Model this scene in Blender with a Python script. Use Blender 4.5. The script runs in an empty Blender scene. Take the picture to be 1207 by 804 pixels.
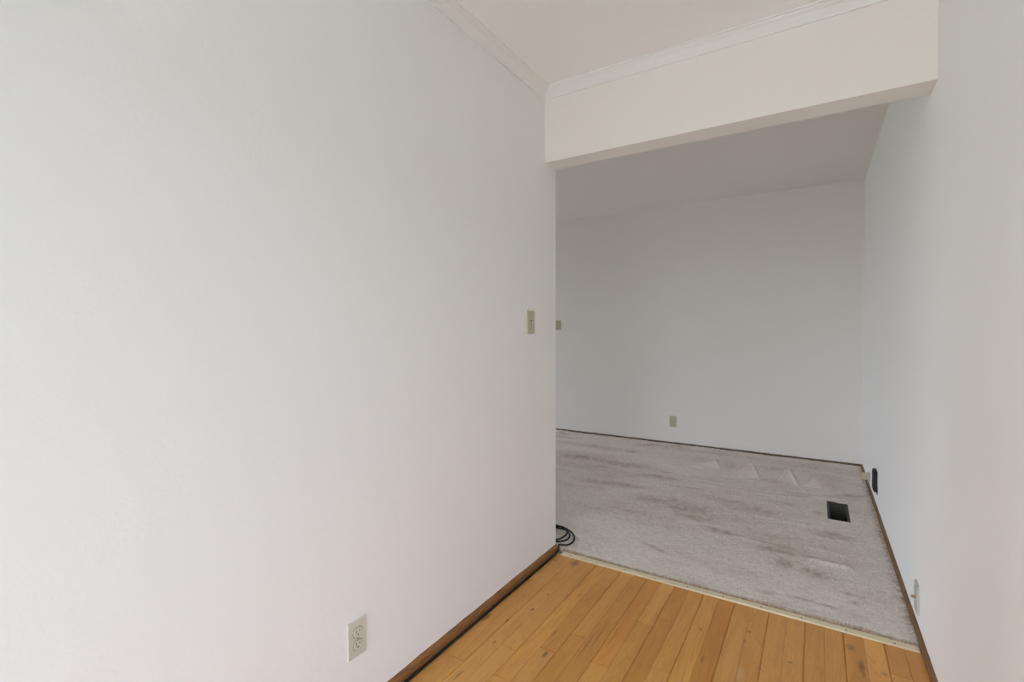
import bpy, bmesh, math, random
import numpy as np
from mathutils import Matrix, Vector

# ------------------------------------------------------------------ camera, world, exposure
scene = bpy.context.scene
COL = scene.collection
EYE = 1.1992
cam_data = bpy.data.cameras.new('camera')
cam_data.sensor_width = 36.0
cam_data.sensor_fit = 'HORIZONTAL'
cam_data.lens = 568.055 / 1207.0 * 36.0
cam_data.shift_y = -2.18 / 1207.0
cam_data.clip_start = 0.02
cam = bpy.data.objects.new('camera', cam_data)
COL.objects.link(cam)
rt = Vector((0.84563363, 0.53376232, -0.00124595))
up = Vector((-0.00705551, 0.01351197, 0.99988382))
fw = Vector((-0.53371714, 0.84552659, -0.01519214))
cam.matrix_world = Matrix(((rt.x, up.x, -fw.x, 0.0), (rt.y, up.y, -fw.y, 0.0),
                           (rt.z, up.z, -fw.z, EYE), (0, 0, 0, 1)))
scene.camera = cam

SKY_STRENGTH = 13.0
world = bpy.data.worlds.new('daylight')
scene.world = world
world.use_nodes = True
wn = world.node_tree.nodes
wl = world.node_tree.links
wn.clear()
w_out = wn.new('ShaderNodeOutputWorld')
w_bg = wn.new('ShaderNodeBackground')
w_ramp = wn.new('ShaderNodeValToRGB')
w_sep = wn.new('ShaderNodeSeparateXYZ')
w_map = wn.new('ShaderNodeMapRange')
w_tc = wn.new('ShaderNodeTexCoord')
wl.new(w_tc.outputs['Generated'], w_sep.inputs[0])
wl.new(w_sep.outputs['Z'], w_map.inputs['Value'])
w_map.inputs['From Min'].default_value = -1.0
w_map.inputs['From Max'].default_value = 1.0
wl.new(w_map.outputs[0], w_ramp.inputs[0])
cr = w_ramp.color_ramp                      # overcast daylight: dim ground and tree line below, pale sky above
cr.elements[0].position = 0.505
cr.elements[0].color = (0.30, 0.29, 0.26, 1)
cr.elements[1].position = 1.0
cr.elements[1].color = (0.82, 0.96, 1.20, 1)
e = cr.elements.new(0.53)
e.color = (0.88, 0.98, 1.14, 1)
wl.new(w_ramp.outputs[0], w_bg.inputs[0])
w_bg.inputs[1].default_value = SKY_STRENGTH
wl.new(w_bg.outputs[0], w_out.inputs[0])


def portal(name, loc, direction, sx, sy):
    """guides sampling of the sky through a real window opening"""
    d = bpy.data.lights.new(name, 'AREA')
    d.shape = 'RECTANGLE'
    d.size, d.size_y = sx, sy
    d.cycles.is_portal = True
    o = bpy.data.objects.new(name, d)
    COL.objects.link(o)
    o.location = loc
    o.rotation_euler = Vector(direction).to_track_quat('-Z', 'Z').to_euler()
    return o


# added pane dimming for each unseen window, set to balance the daylight
TINT = {'window_1': (.165,) * 3, 'window_2': (1.0,) * 3, 'window_3': (.56,) * 3, 'window_4': (.72,) * 3}
# unseen window openings (metres), shaped to balance the light: entry room right side, entry room rear, far room left side
WIN_R = dict(x=0.35, y0=-1.00, y1=0.90, z0=0.03, z1=1.87)      # glazed door in the right wall
WIN_B = dict(y=-3.8, x0=-1.05, x1=0.20, z0=0.10, z1=2.35)      # rear wall
WIN_C = dict(y=-3.8, x0=-3.9, x1=-1.5, z0=0.35, z1=2.07)       # rear wall, further left; unseen, added to light the right wall
WIN_F = dict(x=-6.5, y0=2.8, y1=5.15, z0=0.05, z1=2.4)          # far room
for W, nrm, off in ((WIN_R, -1, 0.06), (WIN_F, 1, -0.06)):
    portal('window_portal', (W['x'] + off, (W['y0'] + W['y1']) / 2, (W['z0'] + W['z1']) / 2), (nrm, 0, 0),
           W['y1'] - W['y0'], W['z1'] - W['z0'])
for W in (WIN_B, WIN_C):
    portal('window_portal', ((W['x0'] + W['x1']) / 2, W['y'] - 0.06, (W['z0'] + W['z1']) / 2), (0, 1, 0),
           W['x1'] - W['x0'], W['z1'] - W['z0'])

vs = scene.view_settings
vs.view_transform = 'Standard'
vs.look = 'None'
vs.exposure = 0.0
vs.gamma = 1.0
vs.use_curve_mapping = False
scene.cycles.max_bounces = 12
scene.cycles.diffuse_bounces = 9
scene.cycles.use_denoising = True

# ------------------------------------------------------------------ room dimensions (metres)
XL, XR = -1.1934, 0.3504          # hall left / right wall faces
YH, YJ = 2.2085, 2.3338           # header front / back
YB = 5.2183                       # far wall
ZH, ZC, ZF = 2.0721, 2.44, 2.5284  # header underside, hall ceiling, far ceiling
FX = -6.5                         # far room left wall
EX, EY = -4.2, -3.8                # entry room left and rear walls
YE = -0.25                        # where the hall's left wall begins
T = 0.12


# ------------------------------------------------------------------ helpers
def link(name, me, parent=None, mat=None):
    o = bpy.data.objects.new(name, me)
    COL.objects.link(o)
    if parent is not None:
        o.parent = parent
    if mat is not None and not me.materials:
        me.materials.append(mat)
    return o


def mesh_from_bm(bm, name, smooth=False):
    bmesh.ops.recalc_face_normals(bm, faces=bm.faces)
    me = bpy.data.meshes.new(name)
    bm.to_mesh(me)
    bm.free()
    if smooth:
        me.polygons.foreach_set('use_smooth', [True] * len(me.polygons))
    return me


def add_box(bm, x0, x1, y0, y1, z0, z1, bevel=0.0, seg=2):
    vsn = [bm.verts.new((x, y, z)) for z in (z0, z1) for y in (y0, y1) for x in (x0, x1)]
    idx = [(0, 2, 3, 1), (4, 5, 7, 6), (0, 1, 5, 4), (2, 6, 7, 3), (0, 4, 6, 2), (1, 3, 7, 5)]
    fs = [bm.faces.new([vsn[i] for i in f]) for f in idx]
    if bevel > 0:
        es = list({e for f in fs for e in f.edges})
        bmesh.ops.bevel(bm, geom=es, offset=bevel, segments=seg, affect='EDGES', profile=0.5)


def box_mesh(name, boxes, bevel=0.0):
    bm = bmesh.new()
    for b in boxes:
        add_box(bm, *b, bevel=bevel)
    return mesh_from_bm(bm, name)


def struct(name, me, mat, label=None, parent=None):
    o = link(name, me, parent, mat)
    if parent is None:
        o['kind'] = 'structure'
        if label:
            o['label'] = label
    return o


def thing(name, label, cat, loc=(0, 0, 0), rot=(0, 0, 0), group=None):
    o = bpy.data.objects.new(name, None)
    COL.objects.link(o)
    o.empty_display_size = 0.05
    o.location = loc
    o.rotation_euler = rot
    o['label'] = label
    o['category'] = cat
    if group:
        o['group'] = group
    return o


def tag(o, label, cat, group=None):
    o['label'] = label
    o['category'] = cat
    if group:
        o['group'] = group
    return o


def sub(name, me, parent, mat, loc=(0, 0, 0)):
    o = bpy.data.objects.new(name, me)
    COL.objects.link(o)
    o.parent = parent
    o.location = loc
    if not me.materials:
        me.materials.append(mat)
    return o


def cyl_bm(bm, c, axis, r, length, n=20, r2=None):
    """cylinder from point c along axis"""
    a = Vector(axis).normalized()
    q = a.to_track_quat('Z', 'Y').to_matrix().to_4x4()
    m = Matrix.Translation(Vector(c) + a * (length / 2)) @ q
    bmesh.ops.create_cone(bm, cap_ends=True, segments=n, radius1=r, radius2=r if r2 is None else r2,
                          depth=length, matrix=m)


def catmull(pts, n=8):
    P = [Vector(p) for p in pts]
    P = [P[0] * 2 - P[1]] + P + [P[-1] * 2 - P[-2]]
    out = []
    for i in range(1, len(P) - 2):
        for k in range(n):
            t = k / n
            a, b, c, d = P[i - 1], P[i], P[i + 1], P[i + 2]
            out.append(0.5 * ((2 * b) + (c - a) * t + (2 * a - 5 * b + 4 * c - d) * t * t
                              + (3 * b - a - 3 * c + d) * t ** 3))
    out.append(P[-2])
    return out


def tube_bm(bm, pts, r, n=10):
    rings = []
    for i, p in enumerate(pts):
        d = (pts[min(i + 1, len(pts) - 1)] - pts[max(i - 1, 0)]).normalized()
        s = d.cross(Vector((0, 0, 1)))
        if s.length < 1e-4:
            s = Vector((1, 0, 0))
        s.normalize()
        u = s.cross(d)
        rings.append([bm.verts.new(p + s * (r * math.cos(2 * math.pi * k / n)) + u * (r * math.sin(2 * math.pi * k / n)))
                      for k in range(n)])
    for a, b in zip(rings, rings[1:]):
        for k in range(n):
            bm.faces.new((a[k], a[(k + 1) % n], b[(k + 1) % n], b[k]))
    bm.faces.new(rings[0])
    bm.faces.new(rings[-1])


# ------------------------------------------------------------------ materials
class NT:
    def __init__(self, name):
        self.m = bpy.data.materials.new(name)
        self.m.use_nodes = True
        self.t = self.m.node_tree
        self.n = self.t.nodes
        self.b = self.n['Principled BSDF']

    def new(self, kind, **kw):
        x = self.n.new(kind)
        for k, v in kw.items():
            setattr(x, k, v)
        return x

    def put(self, sock, v):
        if isinstance(v, bpy.types.NodeSocket):
            self.t.links.new(v, sock)
        elif isinstance(v, (tuple, list)) and len(v) == 3 and sock.type == 'RGBA':
            sock.default_value = (*v, 1)
        else:
            sock.default_value = v

    def math(self, op, a, b=0.0, c=0.0, clamp=False):
        x = self.new('ShaderNodeMath', operation=op, use_clamp=clamp)
        for s, v in zip(x.inputs, (a, b, c)):
            self.put(s, v)
        return x.outputs[0]

    def vmath(self, op, a, b=(0, 0, 0)):
        x = self.new('ShaderNodeVectorMath', operation=op)
        self.put(x.inputs[0], a)
        self.put(x.inputs[1], b)
        return x.outputs['Value'] if op in ('LENGTH', 'DISTANCE', 'DOT_PRODUCT') else x.outputs[0]

    def mix(self, f, a, b, blend='MIX'):
        x = self.new('ShaderNodeMix', data_type='RGBA', blend_type=blend)
        self.put(x.inputs[0], f)
        self.put(x.inputs[6], a)
        self.put(x.inputs[7], b)
        return x.outputs[2]

    def noise(self, vec, scale, detail=2.0, rough=0.5, dist=0.0):
        x = self.new('ShaderNodeTexNoise')
        self.put(x.inputs['Vector'], vec)
        x.inputs['Scale'].default_value = scale
        x.inputs['Detail'].default_value = detail
        x.inputs['Roughness'].default_value = rough
        x.inputs['Distortion'].default_value = dist
        return x.outputs['Fac']

    def ramp(self, f, stops):
        x = self.new('ShaderNodeValToRGB')
        self.put(x.inputs[0], f)
        el = x.color_ramp.elements
        while len(el) > 1:
            el.remove(el[-1])
        el[0].position = stops[0][0]
        el[0].color = (*stops[0][1], 1)
        for p, c in stops[1:]:
            q = el.new(p)
            q.color = (*c, 1)
        return x.outputs[0]

    def pos(self):
        return self.new('ShaderNodeNewGeometry').outputs['Position']

    def bump(self, h, strength, dist):
        x = self.new('ShaderNodeBump')
        self.put(x.inputs['Height'], h)
        x.inputs['Strength'].default_value = strength
        x.inputs['Distance'].default_value = dist
        self.put(self.b.inputs['Normal'], x.outputs[0])

    def col(self, c, rough=0.6, metal=0.0, spec=0.5):
        self.put(self.b.inputs['Base Color'], c)
        self.put(self.b.inputs['Roughness'], rough)
        self.b.inputs['Metallic'].default_value = metal
        self.b.inputs['Specular IOR Level'].default_value = spec
        return self.m


def mat_wall(name, c, rough=0.75, bump=0.2, scale=70.0):
    N = NT(name)
    P = N.pos()
    n1 = N.noise(P, scale, 3.0, 0.55)
    n2 = N.noise(P, 1.3, 2.0)
    c2 = tuple(v * 0.975 for v in c)
    N.col(N.mix(n2, c, c2), rough, spec=0.3)
    N.bump(n1, bump, 0.0025)
    return N.m


def mat_plain(name, c, rough=0.5, metal=0.0, var=0.06, scale=40.0, spec=0.5):
    N = NT(name)
    n = N.noise(N.pos(), scale, 3.0)
    N.col(N.mix(n, tuple(v * (1 - var) for v in c), tuple(min(1, v * (1 + var)) for v in c)), rough, metal, spec)
    return N.m


M_WALL = mat_wall('painted_wall', (0.88, 0.872, 0.86))
M_HEAD = mat_wall('warm_bounce_header', (0.875, 0.84, 0.80))  # warm bounce from the wood floor put into the header colour
M_WALLF = mat_wall('dimmed_far_wall', (0.855, 0.825, 0.79))  # wall colour darkened and warmed for the far room's dimmer light
M_WALLD = mat_wall('dark_unseen_wall', (0.42, 0.39, 0.35))  # unseen far-room walls, darkened to cut bounce light
M_WALLR = mat_wall('lightened_right_wall', (0.91, 0.91, 0.905))  # wall colour lifted to stand in for brighter light on this wall
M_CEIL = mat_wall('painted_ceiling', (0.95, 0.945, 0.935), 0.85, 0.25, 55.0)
M_CEILF = mat_wall('textured_ceiling', (0.82, 0.79, 0.755), 0.9, 0.5, 90.0)  # dimmer, warmer far-room light put into the ceiling colour
M_TRIM = mat_plain('white_trim_paint', (0.86, 0.855, 0.84), 0.4, var=0.015)
M_IVORY = mat_plain('ivory_plastic', (0.50, 0.465, 0.335), 0.38, var=0.03)
M_IVORY2 = mat_plain('ivory_plastic_light', (0.58, 0.55, 0.43), 0.35, var=0.03)
M_OUTLET = mat_plain('grey_ivory_plastic', (0.60, 0.60, 0.52), 0.38, var=0.03)
M_PALEPLATE = mat_plain('pale_grey_plastic', (0.48, 0.485, 0.41), 0.4, var=0.03)
M_SLOT = mat_plain('dark_slot', (0.035, 0.03, 0.025), 0.7)
M_SCREW = mat_plain('screw_metal', (0.45, 0.42, 0.36), 0.35, 0.8)
M_BRASS = mat_plain('aged_brass', (0.35, 0.24, 0.12), 0.4, 0.7)
M_CABLE = mat_plain('black_cable_rubber', (0.018, 0.016, 0.014), 0.75, spec=0.25)
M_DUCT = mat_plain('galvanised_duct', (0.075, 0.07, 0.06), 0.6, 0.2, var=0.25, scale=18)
M_SLATE = mat_plain('slate_grey_plastic', (0.045, 0.044, 0.043), 0.85, var=0.12, spec=0.15)
M_SLATE2 = mat_plain('mid_grey_plastic', (0.075, 0.074, 0.072), 0.85, var=0.1, spec=0.15)
M_BEIGE = mat_plain('beige_plastic', (0.60, 0.47, 0.33), 0.5, var=0.04)
M_NAIL = mat_plain('dark_nail', (0.10, 0.085, 0.07), 0.5, 0.4)
M_SUB = mat_plain('grey_subfloor', (0.22, 0.20, 0.175), 0.9, var=0.2, scale=25)
M_BOUNCE_FLOOR = mat_plain('pale_bounce_floor', (0.72, 0.69, 0.64), 0.5, var=0.08, scale=6)  # unseen entry floor, made pale to bounce light up to the ceiling
M_PAPER = mat_plain('white_paper', (0.93, 0.91, 0.86), 0.8)
M_GROUND = mat_plain('outdoor_ground', (0.25, 0.26, 0.20), 0.9, var=0.2, scale=2)


def mat_baseboard(name, k):
    N = NT(name)
    P = N.pos()
    st = N.vmath('MULTIPLY', P, (9.0, 9.0, 60.0))
    n1 = N.noise(st, 1.6, 4.0, 0.6)
    n2 = N.noise(P, 14.0, 3.0)
    c = N.ramp(n1, [(p, tuple(a + (b - a) * k for a, b in zip(u, v))) for p, u, v in
                   ((0.25, (0.15, 0.060, 0.018), (0.055, 0.036, 0.022)), (0.6, (0.31, 0.135, 0.040), (0.135, 0.088, 0.052)),
                    (0.85, (0.42, 0.21, 0.075), (0.21, 0.145, 0.09)))])
    N.col(N.mix(N.math('MULTIPLY', n2, 0.4), c, (0.20, 0.115, 0.055)), 0.6, spec=0.3)
    N.bump(n1, 0.2, 0.002)
    return N.m


M_BASE = mat_baseboard('brown_stained_wood', 0.0)
M_BASE2 = mat_baseboard('dark_stained_wood', 1.0)
M_BASE3 = mat_baseboard('mid_stained_wood', 0.55)


def mat_strip():
    N = NT('pale_pine_strip')
    st = N.vmath('MULTIPLY', N.pos(), (3.0, 60.0, 60.0))
    n1 = N.noise(st, 2.0, 3.0)
    N.col(N.ramp(n1, [(0.3, (0.64, 0.55, 0.35)), (0.7, (0.80, 0.72, 0.52))]), 0.65)
    return N.m


M_STRIP = mat_strip()

# knots and dark marks in the boards: x, y, half width, half length, strength
KNOTS = [(-1.028, 1.934, .005, .008, .8), (-1.028, 1.791, .007, .012, .8), (-1.078, 1.665, .004, .022, .7),
         (-1.154, 2.247, .006, .009, .9), (-1.163, 1.640, .012, .030, .65), (-1.166, 1.615, .006, .010, .9),
         (-0.844, 1.567, .008, .024, .8), (-0.872, 1.699, .006, .034, .45), (-1.043, 1.523, .006, .012, .6),
         (-1.049, 1.307, .004, .030, .7), (-0.385, 2.031, .006, .007, .7), (-0.344, 1.848, .006, .024, .55),
         (-0.225, 2.043, .006, .007, .75), (-0.218, 2.116, .007, .008, .6), (-0.072, 1.998, .007, .007, .75),
         (0.146, 2.110, .012, .040, .65), (0.150, 2.07, .007, .028, .6), (0.211, 2.105, .012, .012, .5),
         (-1.047, 2.268, .024, .030, .6), (0.118, 2.215, .016, .022, .5), (-0.667, 1.80, .006, .060, .35),
         (-0.735, 1.70, .004, .10, .5), (-0.716, 1.78, .004, .10, .45)]


def mat_wood():
    N = NT('maple_floor_boards')
    P = N.pos()
    info = N.new('ShaderNodeObjectInfo')
    rnd = info.outputs['Random']
    sep = N.new('ShaderNodeSeparateXYZ')
    N.put(sep.inputs[0], P)
    off = N.math('MULTIPLY', rnd, 37.0)
    comb = N.new('ShaderNodeCombineXYZ')
    N.put(comb.inputs[0], N.math('MULTIPLY', sep.outputs[0], 18.0))
    N.put(comb.inputs[1], N.math('ADD', N.math('MULTIPLY', sep.outputs[1], 2.2), off))
    N.put(comb.inputs[2], off)
    v = comb.outputs[0]
    g1 = N.noise(v, 1.0, 4.0, 0.55, 0.8)                    # broad figure
    comb2 = N.new('ShaderNodeCombineXYZ')
    N.put(comb2.inputs[0], N.math('MULTIPLY', sep.outputs[0], 220.0))
    N.put(comb2.inputs[1], N.math('ADD', N.math('MULTIPLY', sep.outputs[1], 7.0), off))
    N.put(comb2.inputs[2], off)
    g2 = N.noise(comb2.outputs[0], 1.0, 3.0, 0.6)           # fine fibre
    base = N.mix(g1, N.vmath('MULTIPLY', info.outputs['Color'], (0.76, 0.68, 0.58)),
                 N.vmath('MULTIPLY', info.outputs['Color'], (1.22, 1.24, 1.28)))
    base = N.mix(N.math('MULTIPLY', g2, 0.35), base, N.vmath('MULTIPLY', info.outputs['Color'], (0.72, 0.62, 0.50)))
    # streaks of figure
    ring = N.math('SINE', N.math('MULTIPLY', g1, 46.0))
    ring = N.math('POWER', N.math('MULTIPLY_ADD', ring, 0.5, 0.5), 8.0)
    base = N.mix(N.math('MULTIPLY', ring, 0.22), base, (0.30, 0.13, 0.045))
    wob = N.noise(P, 60.0, 2.0)
    dark = None
    for (x, y, rx, ry, s) in KNOTS:
        d = N.vmath('MULTIPLY', N.vmath('SUBTRACT', P, (x, y, 0)), (1 / rx, 1 / ry, 0))
        ln = N.math('ADD', N.vmath('LENGTH', d), N.math('MULTIPLY_ADD', wob, 1.2, -0.6))
        k = N.math('MULTIPLY', N.math('SUBTRACT', 1.25, ln, clamp=True), s)
        dark = k if dark is None else N.math('MAXIMUM', dark, k)
    base = N.mix(dark, base, (0.10, 0.042, 0.018))
    d = N.vmath('LENGTH', N.vmath('MULTIPLY', N.vmath('SUBTRACT', P, (-0.215, 1.836, 0)), (1 / .016, 1 / .045, 0)))
    base = N.mix(N.math('MULTIPLY', N.math('SUBTRACT', 1.2, d, clamp=True), 0.6), base, (0.62, 0.42, 0.22))
    N.col(base, N.math('MULTIPLY_ADD', g2, 0.12, 0.36), spec=0.45)
    N.bump(g2, 0.08, 0.001)
    return N.m


M_WOOD = mat_wood()


def mat_carpet():
    N = NT('worn_beige_carpet')
    P = N.pos()
    st = N.new('ShaderNodeAttribute', attribute_name='stain_shade').outputs['Fac']
    sp = N.new('ShaderNodeAttribute', attribute_name='speck').outputs['Fac']
    li = N.new('ShaderNodeAttribute', attribute_name='lay').outputs['Fac']
    n1 = N.noise(P, 170.0, 2.0, 0.7)
    n2 = N.noise(N.vmath('MULTIPLY', P, (1.0, 2.4, 1.0)), 5.0, 4.0, 0.6)
    n3 = N.noise(N.vmath('MULTIPLY', P, (1.0, 2.0, 1.0)), 2.6, 5.0, 0.65)
    c = N.mix(n2, (0.65, 0.57, 0.49), (0.76, 0.69, 0.62))
    c = N.mix(N.math('MULTIPLY', sp, 0.75), c, (0.36, 0.30, 0.25))
    c = N.mix(N.math('MULTIPLY', N.math('SUBTRACT', n1, 0.40, clamp=True), 2.2), c, (0.95, 0.90, 0.85))
    c = N.mix(N.math('MULTIPLY', li, 0.6), c, (0.90, 0.84, 0.76))
    c = N.mix(N.math('MULTIPLY', N.math('SUBTRACT', n3, 0.50, clamp=True), 1.8), c, (0.44, 0.34, 0.25))
    c = N.mix(N.math('MULTIPLY', st, 1.4, clamp=True), c, (0.255, 0.155, 0.08))
    N.col(c, 0.95, spec=0.1)
    N.b.inputs['Sheen Weight'].default_value = 0.15
    N.bump(n1, 0.7, 0.006)
    return N.m


M_CARPET = mat_carpet()


def mat_glass(tint):
    N = NT('window_glass')
    N.n.remove(N.b)
    tr = N.new('ShaderNodeBsdfTransparent')
    tr.inputs[0].default_value = (*(math.sqrt(c) for c in tint), 1)     # a pane has two faces
    gl = N.new('ShaderNodeBsdfGlossy')
    gl.inputs['Roughness'].default_value = 0.02
    mx = N.new('ShaderNodeMixShader')
    mx.inputs[0].default_value = 0.06
    N.t.links.new(tr.outputs[0], mx.inputs[1])
    N.t.links.new(gl.outputs[0], mx.inputs[2])
    N.t.links.new(mx.outputs[0], N.n['Material Output'].inputs[0])
    return N.m


GLASS = {k: mat_glass(v) for k, v in TINT.items()}

# ------------------------------------------------------------------ structure
Z0 = -0.25
struct('wall_left', box_mesh('wall_left', [(XL - T, XL, YE, YJ, Z0, 2.60)]), M_WALL,
       'long off-white textured wall on the left of the hall')
R_ = WIN_R
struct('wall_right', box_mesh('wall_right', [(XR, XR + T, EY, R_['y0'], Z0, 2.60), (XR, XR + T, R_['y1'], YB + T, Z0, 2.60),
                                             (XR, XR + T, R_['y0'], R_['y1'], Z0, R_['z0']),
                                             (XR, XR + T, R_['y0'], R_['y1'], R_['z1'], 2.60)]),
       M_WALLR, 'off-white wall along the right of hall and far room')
struct('wall_entry_return', box_mesh('wall_entry_return', [(EX, XL - T, YE, YE + T, Z0, 2.60)]), M_WALL,
       'wall of the entry room behind the camera')
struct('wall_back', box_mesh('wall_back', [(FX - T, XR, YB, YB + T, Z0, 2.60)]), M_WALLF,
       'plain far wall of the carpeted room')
struct('wall_header', box_mesh('wall_header', [(XL, XR, YH, YJ, ZH, 2.62)], bevel=0.002), M_HEAD,
       'dropped header above the wide opening into the carpeted room')
struct('wall_partition', box_mesh('wall_partition', [(FX - T, XL - T, YH, YJ, Z0, 2.60)]), M_WALLD,
       'near wall of the carpeted room, out of view')


def wall_with_hole(name, axis, at, a0, a1, h, label, mat):
    """wall slab with one window opening; axis 'x' = plane of constant x"""
    b0, b1, z0, z1 = h
    rects = [(a0, b0, Z0, 2.60), (b1, a1, Z0, 2.60), (b0, b1, Z0, z0), (b0, b1, z1, 2.60)]
    bx = []
    for (p, q, r, s) in rects:
        bx.append((at[0], at[1], p, q, r, s) if axis == 'x' else (p, q, at[0], at[1], r, s))
    return struct(name, box_mesh(name, bx), mat, label)


wall_with_hole('wall_far_left', 'x', (FX - T, FX), YJ, YB, (WIN_F['y0'], WIN_F['y1'], WIN_F['z0'], WIN_F['z1']),
               'side wall of the carpeted room, out of view', M_WALLD)
struct('wall_entry_left', box_mesh('wall_entry_left', [(EX - T, EX, EY, YE + T, Z0, 2.60)]), M_WALL,
       'side wall of the entry room behind the camera')
B, C_ = WIN_B, WIN_C
struct('wall_entry_rear', box_mesh('wall_entry_rear', [
    (EX - T, C_['x0'], EY - T, EY, Z0, 2.60), (C_['x1'], B['x0'], EY - T, EY, Z0, 2.60), (B['x1'], XR + T, EY - T, EY, Z0, 2.60),
    (B['x0'], B['x1'], EY - T, EY, Z0, B['z0']), (B['x0'], B['x1'], EY - T, EY, B['z1'], 2.60),
    (C_['x0'], C_['x1'], EY - T, EY, Z0, C_['z0']), (C_['x0'], C_['x1'], EY - T, EY, C_['z1'], 2.60)]), M_WALL,
    'rear wall of the entry room behind the camera')


def window(name, axis, at, b0, b1, z0, z1, n, label):
    fr = 0.05
    bx = [(b0, b1, z0, z0 + fr), (b0, b1, z1 - fr, z1)]
    for k in range(n + 1):
        c = b0 + (b1 - b0) * k / n
        lo = min(max(c - fr / 2, b0), b1 - fr)
        bx.append((lo, lo + fr, z0 + fr, z1 - fr))
    def mk(p, q, r, s, d=0.025):
        return (at - d, at + d, p, q, r, s) if axis == 'x' else (p, q, at - d, at + d, r, s)
    w = struct(name, box_mesh(name, [mk(*b) for b in bx]), M_TRIM, label)
    for k in range(n):
        p = b0 + (b1 - b0) * k / n + fr / 2
        q = b0 + (b1 - b0) * (k + 1) / n - fr / 2
        link('pane', box_mesh('pane', [mk(p, q, z0 + fr, z1 - fr, 0.002)]), w, GLASS[name])


window('window_1', 'x', XR + 0.06, WIN_R['y0'], WIN_R['y1'], WIN_R['z0'], WIN_R['z1'], 2, 'white glazed doors in the right wall')
window('window_2', 'y', EY - 0.06, WIN_B['x0'], WIN_B['x1'], WIN_B['z0'], WIN_B['z1'], 1, 'tall white window of the rear wall')
window('window_3', 'x', FX - 0.06, WIN_F['y0'], WIN_F['y1'], WIN_F['z0'], WIN_F['z1'], 2, 'white window on the side of the carpeted room')
window('window_4', 'y', EY - 0.06, WIN_C['x0'], WIN_C['x1'], WIN_C['z0'], WIN_C['z1'], 2, 'unseen wide rear window added to light the right wall')

struct('ceiling', box_mesh('ceiling', [(XL, XR, EY, YH, ZC, 2.60), (EX, XL, EY, YE, ZC, 2.60)]), M_CEIL, 'white hall ceiling')
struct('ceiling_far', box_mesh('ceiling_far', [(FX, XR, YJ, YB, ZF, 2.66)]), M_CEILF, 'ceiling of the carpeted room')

# outdoor ground so that the windows look out onto something
bm = bmesh.new()
bmesh.ops.create_grid(bm, x_segments=1, y_segments=1, size=40)
o = struct('ground', mesh_from_bm(bm, 'ground'), M_GROUND, 'outdoor ground beyond the windows')
o.location.z = -0.80

# ---- floors
floor = struct('floor', box_mesh('floor', [(XL, XR, -0.7, YJ + 0.02, Z0, -0.016)]), M_SUB,
               'honey-coloured maple strip floor of the hall')
bm = bmesh.new()
add_box(bm, EX, XR, EY, -0.7, Z0, 0.0)
add_box(bm, EX, XL, -0.7, YE, Z0, 0.0)
struct('floor_entry', mesh_from_bm(bm, 'floor_entry'), M_BOUNCE_FLOOR, 'unseen entry floor behind the camera, made pale to bounce light')

HX0, HX1, HY0, HY1 = 0.070, 0.190, 3.640, 4.012     # duct opening in the far floor
struct('floor_far', box_mesh('floor_far', [(FX, HX0, YJ, YB, Z0, 0.0), (HX1, XR, YJ, YB, Z0, 0.0),
                                           (HX0, HX1, YJ, HY0, Z0, 0.0), (HX0, HX1, HY1, YB, Z0, 0.0)]), M_SUB,
       'subfloor under the carpet')

# ---- floor strips: two 65 mm strips to each 130 mm board, every strip piece its own object
random.seed(4)
EDGES = [-1.193, -1.077, -0.945, -0.815, -0.684, -0.554, -0.425, -0.295, -0.162, -0.030, 0.098, 0.228, 0.3504]
STRIPS = [(EDGES[0], EDGES[1], 1, 1)]
for a, b in zip(EDGES[1:], EDGES[2:]):
    m = (a + b) / 2
    STRIPS += [(a, m, 1, 0), (m, b, 0, 1)]
JOINTS = {0: [1.374, 2.000], 1: [], 2: [1.527], 3: [1.376], 4: [2.127], 5: [1.731], 6: [2.053], 7: [1.622],
          8: [1.950], 9: [2.020], 10: [1.706], 11: [], 12: [], 13: [2.210], 14: [1.60], 15: [], 16: [1.45],
          17: [], 18: [1.68], 19: [1.3], 20: [], 21: [2.12], 22: [1.5]}
TONES = {(0, 0): (1.0, 1.05, 1.15), (3, 0): (1.12, 1.1, 1.0), (5, 1): (0.9, 0.84, 0.72), (6, 1): (0.86, 0.80, 0.68),
         (6, 0): (0.9, 0.84, 0.72), (7, 1): (1.08, 1.1, 1.05), (7, 0): (0.98, 0.86, 0.66), (9, 0): (0.86, 0.78, 0.64),
         (9, 1): (0.84, 0.76, 0.62), (12, 0): (0.86, 0.72, 0.52), (11, 0): (1.08, 1.08, 1.05), (4, 1): (0.92, 0.85, 0.72),
         (20, 0): (1.15, 1.15, 1.12), (19, 0): (0.96, 0.9, 0.78), (21, 0): (0.92, 0.82, 0.68), (22, 0): (0.95, 0.86, 0.74)}
WOOD = (0.66, 0.336, 0.088)


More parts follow.
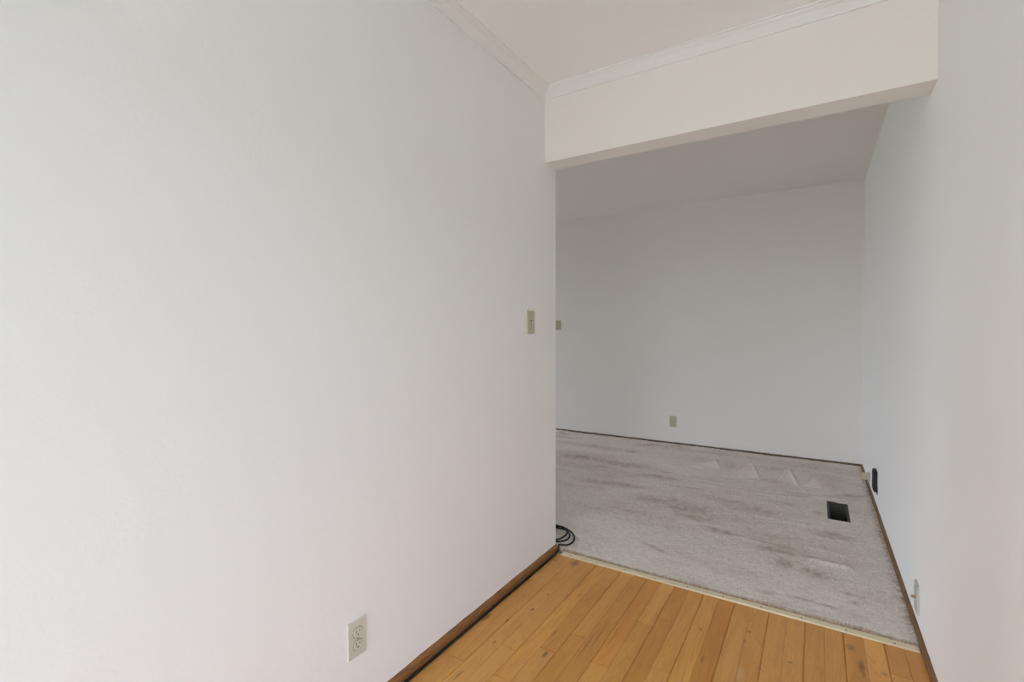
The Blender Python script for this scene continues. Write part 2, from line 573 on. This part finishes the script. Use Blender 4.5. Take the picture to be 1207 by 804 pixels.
def plank_mesh(x0, x1, y0, y1, cl, cr_):
    gl = 0.0004 if cl else 0.00015
    gr = 0.0004 if cr_ else 0.00015
    g = 0.0003
    zb, zt = -0.016, 0.0
    il = 0.0034 if cl else 0.0003
    ir = 0.0034 if cr_ else 0.0003
    iy = 0.0012
    zl = -0.0034 if (cl or cr_) else -0.0018
    x0 += gl; x1 -= gr; y0 += g; y1 -= g
    v = [(x0, y0, zb), (x1, y0, zb), (x1, y1, zb), (x0, y1, zb),
         (x0, y0, zl), (x1, y0, zl), (x1, y1, zl), (x0, y1, zl),
         (x0 + il, y0 + iy, zt), (x1 - ir, y0 + iy, zt), (x1 - ir, y1 - iy, zt), (x0 + il, y1 - iy, zt)]
    f = [(3, 2, 1, 0), (8, 9, 10, 11)]
    for k in range(4):
        n = (k + 1) % 4
        f += [(k, n, 4 + n, 4 + k), (4 + k, 4 + n, 8 + n, 8 + k)]
    me = bpy.data.meshes.new('plank')
    me.from_pydata(v, [], f)
    me.materials.append(M_WOOD)
    return me


Y_END = 2.330
for i, (a, b, cl, cr_) in enumerate(STRIPS):
    ys = sorted(JOINTS.get(i, []))
    lo = ys[0] if ys else random.uniform(1.15, 1.24)
    low = []
    y = lo - random.uniform(0.35, 0.8)
    while y > -0.45:
        low.append(y)
        y -= random.uniform(0.35, 0.85)
    cuts = [-0.7] + sorted(low) + ([] if ys else [lo]) + ys + [Y_END]
    for k, (y0, y1) in enumerate(zip(cuts, cuts[1:])):
        o = link('plank', plank_mesh(a, b, y0, y1, cl, cr_), floor)
        q = len(cuts) - 2 - k                      # 0 = the piece that reaches the carpet
        t = random.uniform(0.95, 1.05)
        w = random.uniform(-0.04, 0.05)
        tone = TONES.get((i, q), (t, t * (1 + w * 0.5), t * (1 + w * 2.2)))
        tone = tuple(1 + (v - 1) * 0.75 for v in tone)
        o.color = (WOOD[0] * tone[0], WOOD[1] * tone[1], WOOD[2] * tone[2], 1)

# ---- baseboards: brown shoe moulding with a rounded, worn top
def baseboard(name, axis, wall, sgn, a0, a1, z0, h, th, label, mat, wav=0.0012):
    prof = [(0, 0), (th, 0), (th, h * 0.50), (th * 0.92, h * 0.68), (th * 0.72, h * 0.85), (th * 0.42, h * 0.96), (0, h)]
    n = max(2, int(abs(a1 - a0) / 0.05))
    rng = random.Random(len(name) * 7 + 1)
    bm = bmesh.new()
    rings = []
    for k in range(n + 1):
        s = a0 + (a1 - a0) * k / n
        j = rng.uniform(-wav, wav)
        ring = []
        for (d, z) in prof:
            dd = d + (j if d > 0 else 0)
            zz = z0 + z + (j if z > h * .4 else 0)
            ring.append(bm.verts.new((wall + sgn * dd, s, zz) if axis == 'y' else (s, wall + sgn * dd, zz)))
        rings.append(ring)
    m = len(prof)
    for p, q in zip(rings, rings[1:]):
        for k in range(m):
            bm.faces.new((p[k], p[(k + 1) % m], q[(k + 1) % m], q[k]))
    bm.faces.new(rings[0])
    bm.faces.new(rings[-1])
    return struct(name, mesh_from_bm(bm, name), mat, label)


baseboard('baseboard_left', 'y', XL, 1, YE, YJ, 0.008, 0.034, 0.013, 'worn brown base moulding along the left hall wall', M_BASE)
baseboard('baseboard_right', 'y', XR, -1, WIN_R['y1'] + 0.02, YB - 0.012, 0.0, 0.036, 0.012, 'thin brown base moulding along the right wall', M_BASE3)
baseboard('baseboard_back', 'x', YB, -1, FX, XR, 0.0, 0.028, 0.012, 'thin dark brown base moulding along the far wall', M_BASE2)


# ---- crown moulding, mitred at the corners
CP = 0.0486
PROF = [(0, 0), (0.007, 0), (0.009, 0.007), (0.016, 0.015), (0.026, 0.028), (0.037, 0.036), (0.040, 0.041), (CP, 0.043), (CP, CP), (0, CP)]


def crown(name, path, label):
    """path: list of (x, y, mitre offset x, mitre offset y) with offsets per unit projection"""
    bm = bmesh.new()
    rings = []
    for (x, y, ox, oy) in path:
        rings.append([bm.verts.new((x + ox * d, y + oy * d, ZC - CP + z)) for d, z in PROF])
    m = len(PROF)
    for p, q in zip(rings, rings[1:]):
        for k in range(m):
            bm.faces.new((p[k], p[(k + 1) % m], q[(k + 1) % m], q[k]))
    bm.faces.new(rings[0])
    bm.faces.new(rings[-1])
    struct(name, mesh_from_bm(bm, name), M_TRIM, label)


crown('trim_1', [(XL, YE, 1, 0), (XL, YH, 1, -1)], 'white crown moulding above the left wall')
crown('trim_2', [(XL, YH, 1, -1), (XR, YH, -1, -1)], 'white crown moulding above the header')
crown('trim_3', [(XR, EY, -1, 1), (XR, YH, -1, -1)], 'white crown moulding above the right hall wall')

# ------------------------------------------------------------------ carpet
def spans(edges_steps):
    out = []
    for a, b, s in edges_steps:
        n = max(1, int(round((b - a) / s)))
        out += list(np.linspace(a, b, n + 1)[:-1])
    out.append(edges_steps[-1][1])
    return np.array(out)


gx = spans([(FX + 0.01, -2.75, 0.05), (-2.75, HX0, 0.0065), (HX0, HX1, 0.0065), (HX1, XR - 0.012, 0.0065)])
gy = spans([(2.352, HY0, 0.0065), (HY0, HY1, 0.0065), (HY1, YB - 0.012, 0.008)])
GX, GY = np.meshgrid(gx, gy, indexing='ij')
rs = np.random.RandomState(3)


def smooth(a, k):
    for _ in range(k):
        b = np.pad(a, 1, mode='edge')
        a = (b[:-2, 1:-1] + b[2:, 1:-1] + b[1:-1, :-2] + b[1:-1, 2:] + 2 * b[1:-1, 1:-1]) / 6
    return a


def seg_dist(pts):
    """distance to a polyline, plus how far along each point is (0..1)"""
    best = np.full(GX.shape, 9.0)
    par = np.zeros(GX.shape)
    n = len(pts) - 1
    for i in range(n):
        (ax, ay), (bx, by) = pts[i], pts[i + 1]
        dx, dy = bx - ax, by - ay
        t = np.clip(((GX - ax) * dx + (GY - ay) * dy) / (dx * dx + dy * dy), 0, 1)
        d = np.hypot(GX - ax - t * dx, GY - ay - t * dy)
        w = d < best
        best = np.where(w, d, best)
        par = np.where(w, (i + t) / n, par)
    return best, par


white = rs.rand(*GX.shape)
lump = smooth(rs.rand(*GX.shape), 6)
lump = (lump - lump.mean()) / lump.std()
broad = smooth(rs.rand(*GX.shape), 400)
broad = (broad - broad.mean()) / broad.std()
GZ = 0.0125 + 0.0007 * np.clip(lump, -2, 2) + 0.0012 * (white - 0.5) + 0.0012 * np.clip(broad, -2, 2)
stain_shade = np.zeros(GX.shape)
lay = np.zeros(GX.shape)

RIDGES = [  # points, height, half width, darkening along one side of the ridge
    ([(-2.5, 3.80), (-1.898, 3.712), (-1.684, 3.683), (-1.518, 3.648), (-1.345, 3.665), (-1.122, 3.715), (-0.936, 3.747), (-0.699, 3.791)], .012, .020, .8),
    ([(-2.5, 4.00), (-2.004, 3.919), (-1.794, 3.886), (-1.608, 3.863), (-1.462, 3.88)], .009, .020, .6),
    ([(-0.795, 3.97), (-0.601, 3.921), (-0.426, 3.916), (-0.209, 3.944), (0.023, 4.027)], .011, .026, .35),
    ([(-0.38, 4.013), (-0.16, 4.039), (0.023, 4.068), (0.201, 4.138)], .009, .024, .25),
    ([(-0.376, 3.457), (-0.205, 3.447), (-0.001, 3.449)], .008, .022, .3),
    ([(0.0, 3.277), (0.101, 3.274), (0.181, 3.284)], .008, .020, .35),
    ([(-0.048, 3.103), (0.058, 3.084), (0.151, 3.074)], .008, .018, .3),
    ([(-0.037, 2.933), (0.056, 2.926), (0.179, 2.92)], .012, .016, .6),
    ([(-0.419, 3.042), (-0.284, 3.019), (-0.118, 3.022)], .007, .02, .3),
    ([(-0.574, 4.239), (-0.523, 4.496), (-0.489, 4.798)], .007, .014, .05),
    ([(-0.489, 4.798), (-0.452, 4.693), (-0.38, 4.334)], .007, .012, .25),
    ([(-0.244, 4.265), (-0.211, 4.548), (-0.191, 4.794)], .006, .014, .05),
    ([(-0.191, 4.794), (-0.158, 4.581), (-0.102, 4.257)], .007, .012, .25),
    ([(-0.07, 4.325), (-0.044, 4.492), (-0.01, 4.674)], .008, .013, .2),
    ([(-0.831, 4.618), (-0.786, 4.783), (-0.701, 4.475)], .006, .014, .1),
]
for pts, h, w, ridge_dark in RIDGES:
    d, t = seg_dist(pts)
    fade = np.clip(np.minimum(t, 1 - t) * 6, 0, 1)
    GZ += h * np.exp(-(d / w) ** 2) * fade
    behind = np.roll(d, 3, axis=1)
    stain_shade = np.maximum(stain_shade, ridge_dark * np.exp(-(behind / (w * 0.45)) ** 2) * fade * (0.55 + 0.45 * white))

# pile brushed the other way: pale wedge-shaped drag marks near the far wall
def tri(a, b, c, soft=0.02):
    P = [np.array(a), np.array(b), np.array(c)]
    if np.cross(P[1] - P[0], P[2] - P[0]) < 0:
        P = [P[0], P[2], P[1]]
    m = np.full(GX.shape, 9.0)
    for i in range(3):
        e = P[(i + 1) % 3] - P[i]
        nrm = np.array([-e[1], e[0]]) / np.hypot(*e)
        m = np.minimum(m, (GX - P[i][0]) * nrm[0] + (GY - P[i][1]) * nrm[1])
    return np.clip(m / soft + 0.5, 0, 1)


for a, b, c in [((-0.574, 4.239), (-0.489, 4.80), (-0.38, 4.33)), ((-0.244, 4.265), (-0.191, 4.80), (-0.102, 4.257)),
                ((-0.07, 4.31), (-0.01, 4.674), (0.05, 4.30)), ((-0.93, 4.35), (-0.786, 4.80), (-0.701, 4.475))]:
    lay = np.maximum(lay, 0.9 * tri(a, b, c))
for (x, y, rx, ry, s) in [(-1.05, 4.35, .30, .22, .55), (-1.9, 4.5, .35, .12, .4), (-0.75, 2.55, .6, .14, .35),
                          (-1.05, 2.75, .35, .2, .35), (0.05, 2.52, .3, .12, .25), (-0.5, 3.15, .25, .12, .2)]:
    lay = np.maximum(lay, s * np.exp(-(((GX - x) / rx) ** 2 + ((GY - y) / ry) ** 2)))

STAINS = [  # x, y, rx, ry, angle, strength
    (-1.47, 5.03, .11, .045, .7, .55), (-1.53, 4.66, .06, .05, .3, .5), (-1.20, 5.12, .10, .03, 0, .5),
    (-2.40, 4.90, .16, .04, 0, .3), (-2.05, 4.65, .35, .07, 0, .25), (-1.87, 4.19, .25, .10, 0, .5),
    (-1.45, 4.16, .28, .09, 0, .42), (-1.08, 3.95, .16, .06, 0, .45), (-1.25, 3.60, .14, .04, 0, .5),
    (-1.45, 3.56, .20, .05, 0, .35), (-0.90, 3.40, .20, .08, .3, .35), (-0.70, 3.36, .16, .10, .4, .42),
    (-0.64, 3.20, .14, .05, 0, .4), (-0.47, 3.06, .11, .035, -.2, .5), (-0.741, 2.643, .07, .02, -.4, .45),
    (-0.324, 3.60, .03, .06, 0, .5), (-0.30, 3.55, .16, .08, 0, .25), (-0.17, 3.80, .13, .04, 0, .25),
    (0.022, 3.724, .03, .04, 0, .35), (0.229, 4.24, .07, .03, .3, .55), (0.09, 3.36, .10, .05, 0, .45),
    (-0.18, 2.97, .12, .06, 0, .45), (-0.13, 2.82, .06, .07, 0, .42), (0.01, 2.78, .07, .05, 0, .5),
    (0.03, 2.96, .12, .025, 0, .35), (-0.046, 2.474, .05, .012, 0, .45), (0.048, 2.471, .05, .012, 0, .4),
    (0.155, 2.565, .016, .014, 0, .6), (0.131, 2.640, .02, .014, 0, .45), (-0.18, 2.45, .05, .02, 0, .3),
    (-0.21, 4.29, .10, .04, 0, .25), (-0.505, 3.66, .22, .05, 0, .28), (-1.22, 3.02, .22, .05, 0, .18),
    (-1.02, 3.10, .25, .07, 0, .22), (0.0, 4.95, .35, .12, 0, .22), (-0.30, 4.72, .10, .06, 0, .25),
    (-0.64, 4.6, .06, .1, 0, .22), (0.10, 4.55, .14, .2, 0, .15), (-0.9, 5.0, .5, .06, 0, .2),
    (-1.05, 4.12, .05, .016, 0, .7), (-0.55, 3.30, .35, .10, .1, .22), (-0.1, 3.15, .30, .12, 0, .2), (-1.7, 3.95, .5, .14, 0, .2)]
for (x, y, rx, ry, an, s) in STAINS:
    ca, sa = math.cos(an), math.sin(an)
    u = ((GX - x) * ca + (GY - y) * sa) / rx
    v = (-(GX - x) * sa + (GY - y) * ca) / ry
    rr = u * u + v * v
    stain_shade = np.maximum(stain_shade, s * np.exp(-rr) * (0.75 + 0.25 * np.clip(lump, -1.5, 1.5)))
# soiled edge along the right wall; gap shade painted along the cut front edge
stain_shade = np.maximum(stain_shade, 0.62 * np.exp(-((XR - 0.012 - GX) / 0.024) ** 2) * np.clip(0.35 + 0.9 * (white - 0.3) + 0.25 * lump, 0, 1))
stain_shade = np.maximum(stain_shade, 0.85 * np.exp(-((GY - 2.352) / 0.009) ** 2) * (0.5 + 0.5 * white))
stain_shade = np.clip(stain_shade, 0, 0.85)
GZ[:, 0] = 0.0
GZ[0, :] = 0.0
# the pile rolls over at the duct opening
nx, ny = GX.shape
V = np.stack([GX, GY, GZ], -1).reshape(-1, 3)
I = np.arange(nx * ny).reshape(nx, ny)
cxm = (gx[:-1] + gx[1:]) / 2
cym = (gy[:-1] + gy[1:]) / 2
hole = ((cxm > HX0) & (cxm < HX1))[:, None] & ((cym > HY0) & (cym < HY1))[None, :]
Q = np.stack([I[:-1, :-1], I[1:, :-1], I[1:, 1:], I[:-1, 1:]], -1)[~hole]
me = bpy.data.meshes.new('carpet')
me.vertices.add(len(V))
me.vertices.foreach_set('co', V.astype(np.float32).ravel())
me.loops.add(Q.size)
me.loops.foreach_set('vertex_index', Q.astype(np.int32).ravel())
me.polygons.add(len(Q))
me.polygons.foreach_set('loop_start', (np.arange(len(Q)) * 4).astype(np.int32))
me.polygons.foreach_set('loop_total', np.full(len(Q), 4, np.int32))
me.update(calc_edges=True)
me.polygons.foreach_set('use_smooth', np.ones(len(Q), bool))
for nm, arr in (('stain_shade', stain_shade), ('speck', (rs.rand(*GX.shape) ** 2.5)), ('lay', lay)):
    at = me.attributes.new(nm, 'FLOAT', 'POINT')
    at.data.foreach_set('value', arr.astype(np.float32).ravel())
carpet = link('carpet', me, None, M_CARPET)
tag(carpet, 'worn greyish-beige carpet with brown stains and ridges beyond the wood floor', 'carpet')

# ------------------------------------------------------------------ tack strip with nails
ts = thing('tack_strip', 'pale bare-wood tack strip between wood floor and carpet edge', 'tack strip', (-1.15, 2.31, 0))
bm = bmesh.new()
add_box(bm, 0.0, 1.486, 0.0, 0.035, 0.0, 0.008, bevel=0.0012, seg=1)
link('strip', mesh_from_bm(bm, 'strip'), ts, M_STRIP)
bm = bmesh.new()
cyl_bm(bm, (0, 0, 0.0075), (0, 0, 1), 0.0032, 0.0018, 10)
nail_me = mesh_from_bm(bm, 'nail')
nail_me.materials.append(M_NAIL)
for x in (-1.10, -0.952, -0.802, -0.65, -0.499, -0.346, -0.193, -0.043, 0.109, 0.262):
    n = bpy.data.objects.new('nail', nail_me)
    COL.objects.link(n)
    n.parent = ts
    n.location = (x + 1.15, 0.010, 0)

# ------------------------------------------------------------------ wall plates
# local frame: plate in the XZ plane, front towards -Y, wall at y = 0
def plate_mesh(w=0.070, h=0.1145, d=0.0055):
    bm = bmesh.new()
    add_box(bm, -w / 2, w / 2, -d, 0.0, -h / 2, h / 2)
    es = [e for e in bm.edges if all(abs(v.co.y + d) < 1e-6 for v in e.verts)]
    bmesh.ops.bevel(bm, geom=es, offset=0.0035, segments=3, affect='EDGES', profile=0.6)
    return mesh_from_bm(bm, 'plate')


def face_mesh():
    """rounded receptacle face with flat top and bottom"""
    bm = bmesh.new()
    pts = []
    r = 0.0172
    lim = 0.0140
    for k in range(36):
        a = 2 * math.pi * k / 36
        pts.append((r * math.cos(a), max(-lim, min(lim, r * math.sin(a)))))
    back = [bm.verts.new((x, -0.004, z)) for x, z in pts]
    fr = [bm.verts.new((x * .96, -0.0075, z * .96)) for x, z in pts]
    n = len(pts)
    for k in range(n):
        bm.faces.new((back[k], back[(k + 1) % n], fr[(k + 1) % n], fr[k]))
    bm.faces.new(fr)
    bmesh.ops.remove_doubles(bm, verts=bm.verts, dist=1e-6)
    return mesh_from_bm(bm, 'receptacle')


def shadow_ring_mesh():
    """flat dark ring painted as the shadow gap around the receptacle"""
    bm = bmesh.new()
    n = 36
    for r0, r1 in ((0.0172, 0.0186),):
        inn, out = [], []
        for k in range(n):
            a = 2 * math.pi * k / n
            cz0 = max(-0.0140, min(0.0140, r0 * math.sin(a)))
            cz1 = max(-0.0154, min(0.0154, r1 * math.sin(a)))
            inn.append(bm.verts.new((r0 * math.cos(a), -0.00565, cz0)))
            out.append(bm.verts.new((r1 * math.cos(a), -0.00565, cz1)))
        for k in range(n):
            bm.faces.new((inn[k], inn[(k + 1) % n], out[(k + 1) % n], out[k]))
    return mesh_from_bm(bm, 'shadow_ring')


PLATE = plate_mesh()
FACE = face_mesh()
SHADOW_RING = shadow_ring_mesh()
SLOT_A = box_mesh('slot', [(-0.0075, -0.0052, -0.0079, -0.0060, -0.0010, 0.0080)])
SLOT_B = box_mesh('slot', [(0.0052, 0.0072, -0.0079, -0.0060, 0.0000, 0.0075)])
bm = bmesh.new()
cyl_bm(bm, (0, -0.006, -0.0065), (0, -1, 0), 0.0026, 0.0019, 12)
SLOT_G = mesh_from_bm(bm, 'slot')
bm = bmesh.new()
cyl_bm(bm, (0, -0.005, 0), (0, -1, 0), 0.0033, 0.0016, 14)
SCREW = mesh_from_bm(bm, 'screw')


def outlet(label, loc, rotz, mat, pm, fm, fmat):
    t = thing('wall_outlet', label, 'outlet', loc, (0, 0, rotz), 'duplex wall outlets')
    sub('plate', pm, t, mat)
    for s in (1, -1):
        f = sub('receptacle', fm, t, fmat, (0, 0, s * 0.0195))
        sub('shadow_ring', SHADOW_RING, f, M_SLOT)
        sub('slot', SLOT_A, f, M_SLOT)
        sub('slot', SLOT_B, f, M_SLOT)
        sub('slot', SLOT_G, f, M_SLOT)
    sub('screw', SCREW, t, M_SCREW)
    return t


bm = bmesh.new()
add_box(bm, -0.0042, 0.0042, -0.0062, -0.005, -0.0115, 0.0115)
SLEEVE = mesh_from_bm(bm, 'toggle_sleeve')
bm = bmesh.new()
vv = [(-.0036, -.005, -.0065), (.0036, -.005, -.0065), (.0036, -.005, .0055), (-.0036, -.005, .0055),
      (-.0032, -.0165, -.0125), (.0032, -.0165, -.0125), (.0032, -.0175, -.0055), (-.0032, -.0175, -.0055)]
bv = [bm.verts.new(v) for v in vv]
for f in [(0, 1, 2, 3), (4, 7, 6, 5), (0, 4, 5, 1), (1, 5, 6, 2), (2, 6, 7, 3), (3, 7, 4, 0)]:
    bm.faces.new([bv[i] for i in f])
bmesh.ops.bevel(bm, geom=list(bm.edges), offset=0.0008, segments=2, affect='EDGES')
TOGGLE = mesh_from_bm(bm, 'toggle')


def switch(label, loc, rotz):
    t = thing('light_switch', label, 'light switch', loc, (0, 0, rotz), 'toggle light switches')
    sub('plate', PLATE, t, M_IVORY)
    sub('toggle_sleeve', SLEEVE, t, M_SLOT)
    sub('toggle', TOGGLE, t, M_IVORY2)
    for s in (1, -1):
        sub('screw', SCREW, t, M_SCREW, (0, 0, s * 0.030))
    return t


RL, RB, RR = math.pi / 2, 0.0, -math.pi / 2      # facing +X (left wall), -Y (far wall), -X (right wall)
switch('ivory toggle light switch on left hall wall beside the opening', (XL, 2.061, 1.246), RL)
switch('ivory light switch on far wall, partly hidden behind the wall edge', (-2.632, YB, 1.280), RB)
outlet('ivory duplex outlet low on the left hall wall above brown base moulding', (XL, 0.989, 0.256), RL, M_OUTLET, plate_mesh(), face_mesh(), M_OUTLET)
outlet('small ivory duplex outlet low on the far wall above the carpet', (-1.277, YB, 0.2485), RB, M_IVORY, PLATE, FACE, M_IVORY2)

t = thing('cable_jack_plate', 'pale plate with brass cable jack low on right wall', 'cable jack', (XR, 2.475, 0.138), (0, 0, RR))
sub('plate', plate_mesh(d=0.008), t, M_PALEPLATE)
bm = bmesh.new()
cyl_bm(bm, (0, -0.0075, 0), (0, -1, 0), 0.0068, 0.004, 6)
sub('nut', mesh_from_bm(bm, 'nut'), t, M_BRASS)
bm = bmesh.new()
cyl_bm(bm, (0, -0.0105, 0), (0, -1, 0), 0.0052, 0.011, 14)
sub('jack', mesh_from_bm(bm, 'jack'), t, M_BRASS)
for s in (1, -1):
    sub('screw', SCREW, t, M_SCREW, (0, -0.0025, s * 0.042))

# dark narrow cover box on the right wall
t = thing('wall_cover_box', 'dark slate-grey narrow box mounted low on right wall near the far corner', 'wall box',
          (XR, 4.035, 0.200), (0, 0, RR))
bm = bmesh.new()
add_box(bm, -0.040, 0.060, -0.020, 0.0, -0.068, 0.068, bevel=0.002)
sub('body', mesh_from_bm(bm, 'body'), t, M_SLATE)
for k, x in enumerate((-0.024, -0.004, 0.016, 0.036)):
    bm = bmesh.new()
    add_box(bm, x - 0.003, x + 0.003, -0.0235, -0.0195, -0.060, 0.060, bevel=0.001)
    sub('rib', mesh_from_bm(bm, 'rib'), t, M_SLATE2)
bm = bmesh.new()
add_box(bm, 0.058, 0.078, -0.006, 0.0, -0.076, -0.030, bevel=0.001)
sub('latch', mesh_from_bm(bm, 'latch'), t, M_SLATE)

# small beige block sticking out just above the base moulding
t = thing('beige_wall_block', 'small beige plastic block sticking out above base moulding beside dark wall box', 'phone jack',
          (XR, 4.50, 0.104), (0, 0, RR))
bm = bmesh.new()
add_box(bm, -0.030, 0.040, -0.012, 0.0, -0.028, 0.028, bevel=0.003)
sub('back_plate', mesh_from_bm(bm, 'back_plate'), t, M_PALEPLATE)
bm = bmesh.new()
add_box(bm, -0.024, 0.024, -0.050, -0.009, -0.024, 0.022, bevel=0.006, seg=3)
sub('body', mesh_from_bm(bm, 'body'), t, M_BEIGE)

# ------------------------------------------------------------------ open floor duct
t = thing('floor_duct', 'open rectangular floor duct with bare metal sides sunk into the carpet', 'floor vent',
          ((HX0 + HX1) / 2, (HY0 + HY1) / 2, 0.0))
hw, hl = (HX1 - HX0) / 2 - 0.0005, (HY1 - HY0) / 2 - 0.0005
tk = 0.004
for b in [(-hw, -hw + tk, -hl, hl), (hw - tk, hw, -hl, hl), (-hw + tk, hw - tk, -hl, -hl + tk), (-hw + tk, hw - tk, hl - tk, hl)]:
    sub('duct_side', box_mesh('duct_side', [(b[0], b[1], b[2], b[3], -0.62, 0.008)]), t, M_DUCT)
sub('duct_floor', box_mesh('duct_floor', [(-hw, hw, -hl, hl, -0.63, -0.62)]), t, M_DUCT)
for s in (-1, 1):                                          # bent mounting lips on the long sides
    x0, x1 = sorted((s * (hw - tk), s * (hw - tk - 0.010)))
    sub('lip', box_mesh('lip', [(x0, x1, -hl + tk, hl - tk, 0.000, 0.003)]), t, M_DUCT)

# ------------------------------------------------------------------ coiled cable at the end of the left wall
zc = 0.0245
loops = [(-1.172, 0.9, 0.0075), (-1.1745, 1.35, 0.006), (-1.1745, 1.8, 0.006), (-1.173, 2.15, 0.006), (-1.172, 2.27, 0.008),
         (-1.176, 2.325, 0.013), (-1.190, 2.365, zc),
         (-1.187, 2.373, zc), (-1.151, 2.395, zc), (-1.143, 2.444, zc), (-1.159, 2.499, zc), (-1.195, 2.544, zc + .004),
         (-1.241, 2.571, zc + .006), (-1.289, 2.592, zc + .004), (-1.345, 2.570, zc), (-1.375, 2.50, zc), (-1.350, 2.43, zc),
         (-1.280, 2.388, zc + .004), (-1.215, 2.384, zc + .008), (-1.188, 2.411, zc + .007), (-1.176, 2.450, zc + .006),
         (-1.186, 2.497, zc + .008), (-1.216, 2.533, zc + .010), (-1.257, 2.552, zc + .010), (-1.310, 2.548, zc + .007),
         (-1.352, 2.50, zc + .005), (-1.330, 2.43, zc + .006), (-1.270, 2.400, zc + .010), (-1.222, 2.398, zc + .012),
         (-1.206, 2.438, zc + .012), (-1.203, 2.485, zc + .014), (-1.221, 2.530, zc + .016), (-1.262, 2.562, zc + .016),
         (-1.32, 2.575, zc + .012), (-1.40, 2.60, zc), (-1.55, 2.62, zc - .002), (-1.75, 2.56, zc - .002)]
bm = bmesh.new()
tube_bm(bm, catmull(loops, 8), 0.0050, 10)
cab = link('cable', mesh_from_bm(bm, 'cable', True), None, M_CABLE)
tag(cab, 'black cable coiled on the carpet by the left wall end, trailing along the base moulding', 'cable')

# ------------------------------------------------------------------ scrap on the carpet by the far wall
bm = bmesh.new()
rng = random.Random(8)
g = {}
for i in range(7):
    for j in range(4):
        g[i, j] = bm.verts.new((-2.68 + i * 0.034 + rng.uniform(-.006, .006), 5.02 + j * 0.022 + rng.uniform(-.005, .005),
                                0.020 + rng.uniform(0, .012)))
for i in range(6):
    for j in range(3):
        bm.faces.new((g[i, j], g[i + 1, j], g[i + 1, j + 1], g[i, j + 1]))
bmesh.ops.solidify(bm, geom=bm.faces[:], thickness=0.002)
scrap = link('paper_scrap', mesh_from_bm(bm, 'paper_scrap'), None, M_PAPER)
tag(scrap, 'small crumpled white scrap on carpet against far wall', 'scrap')
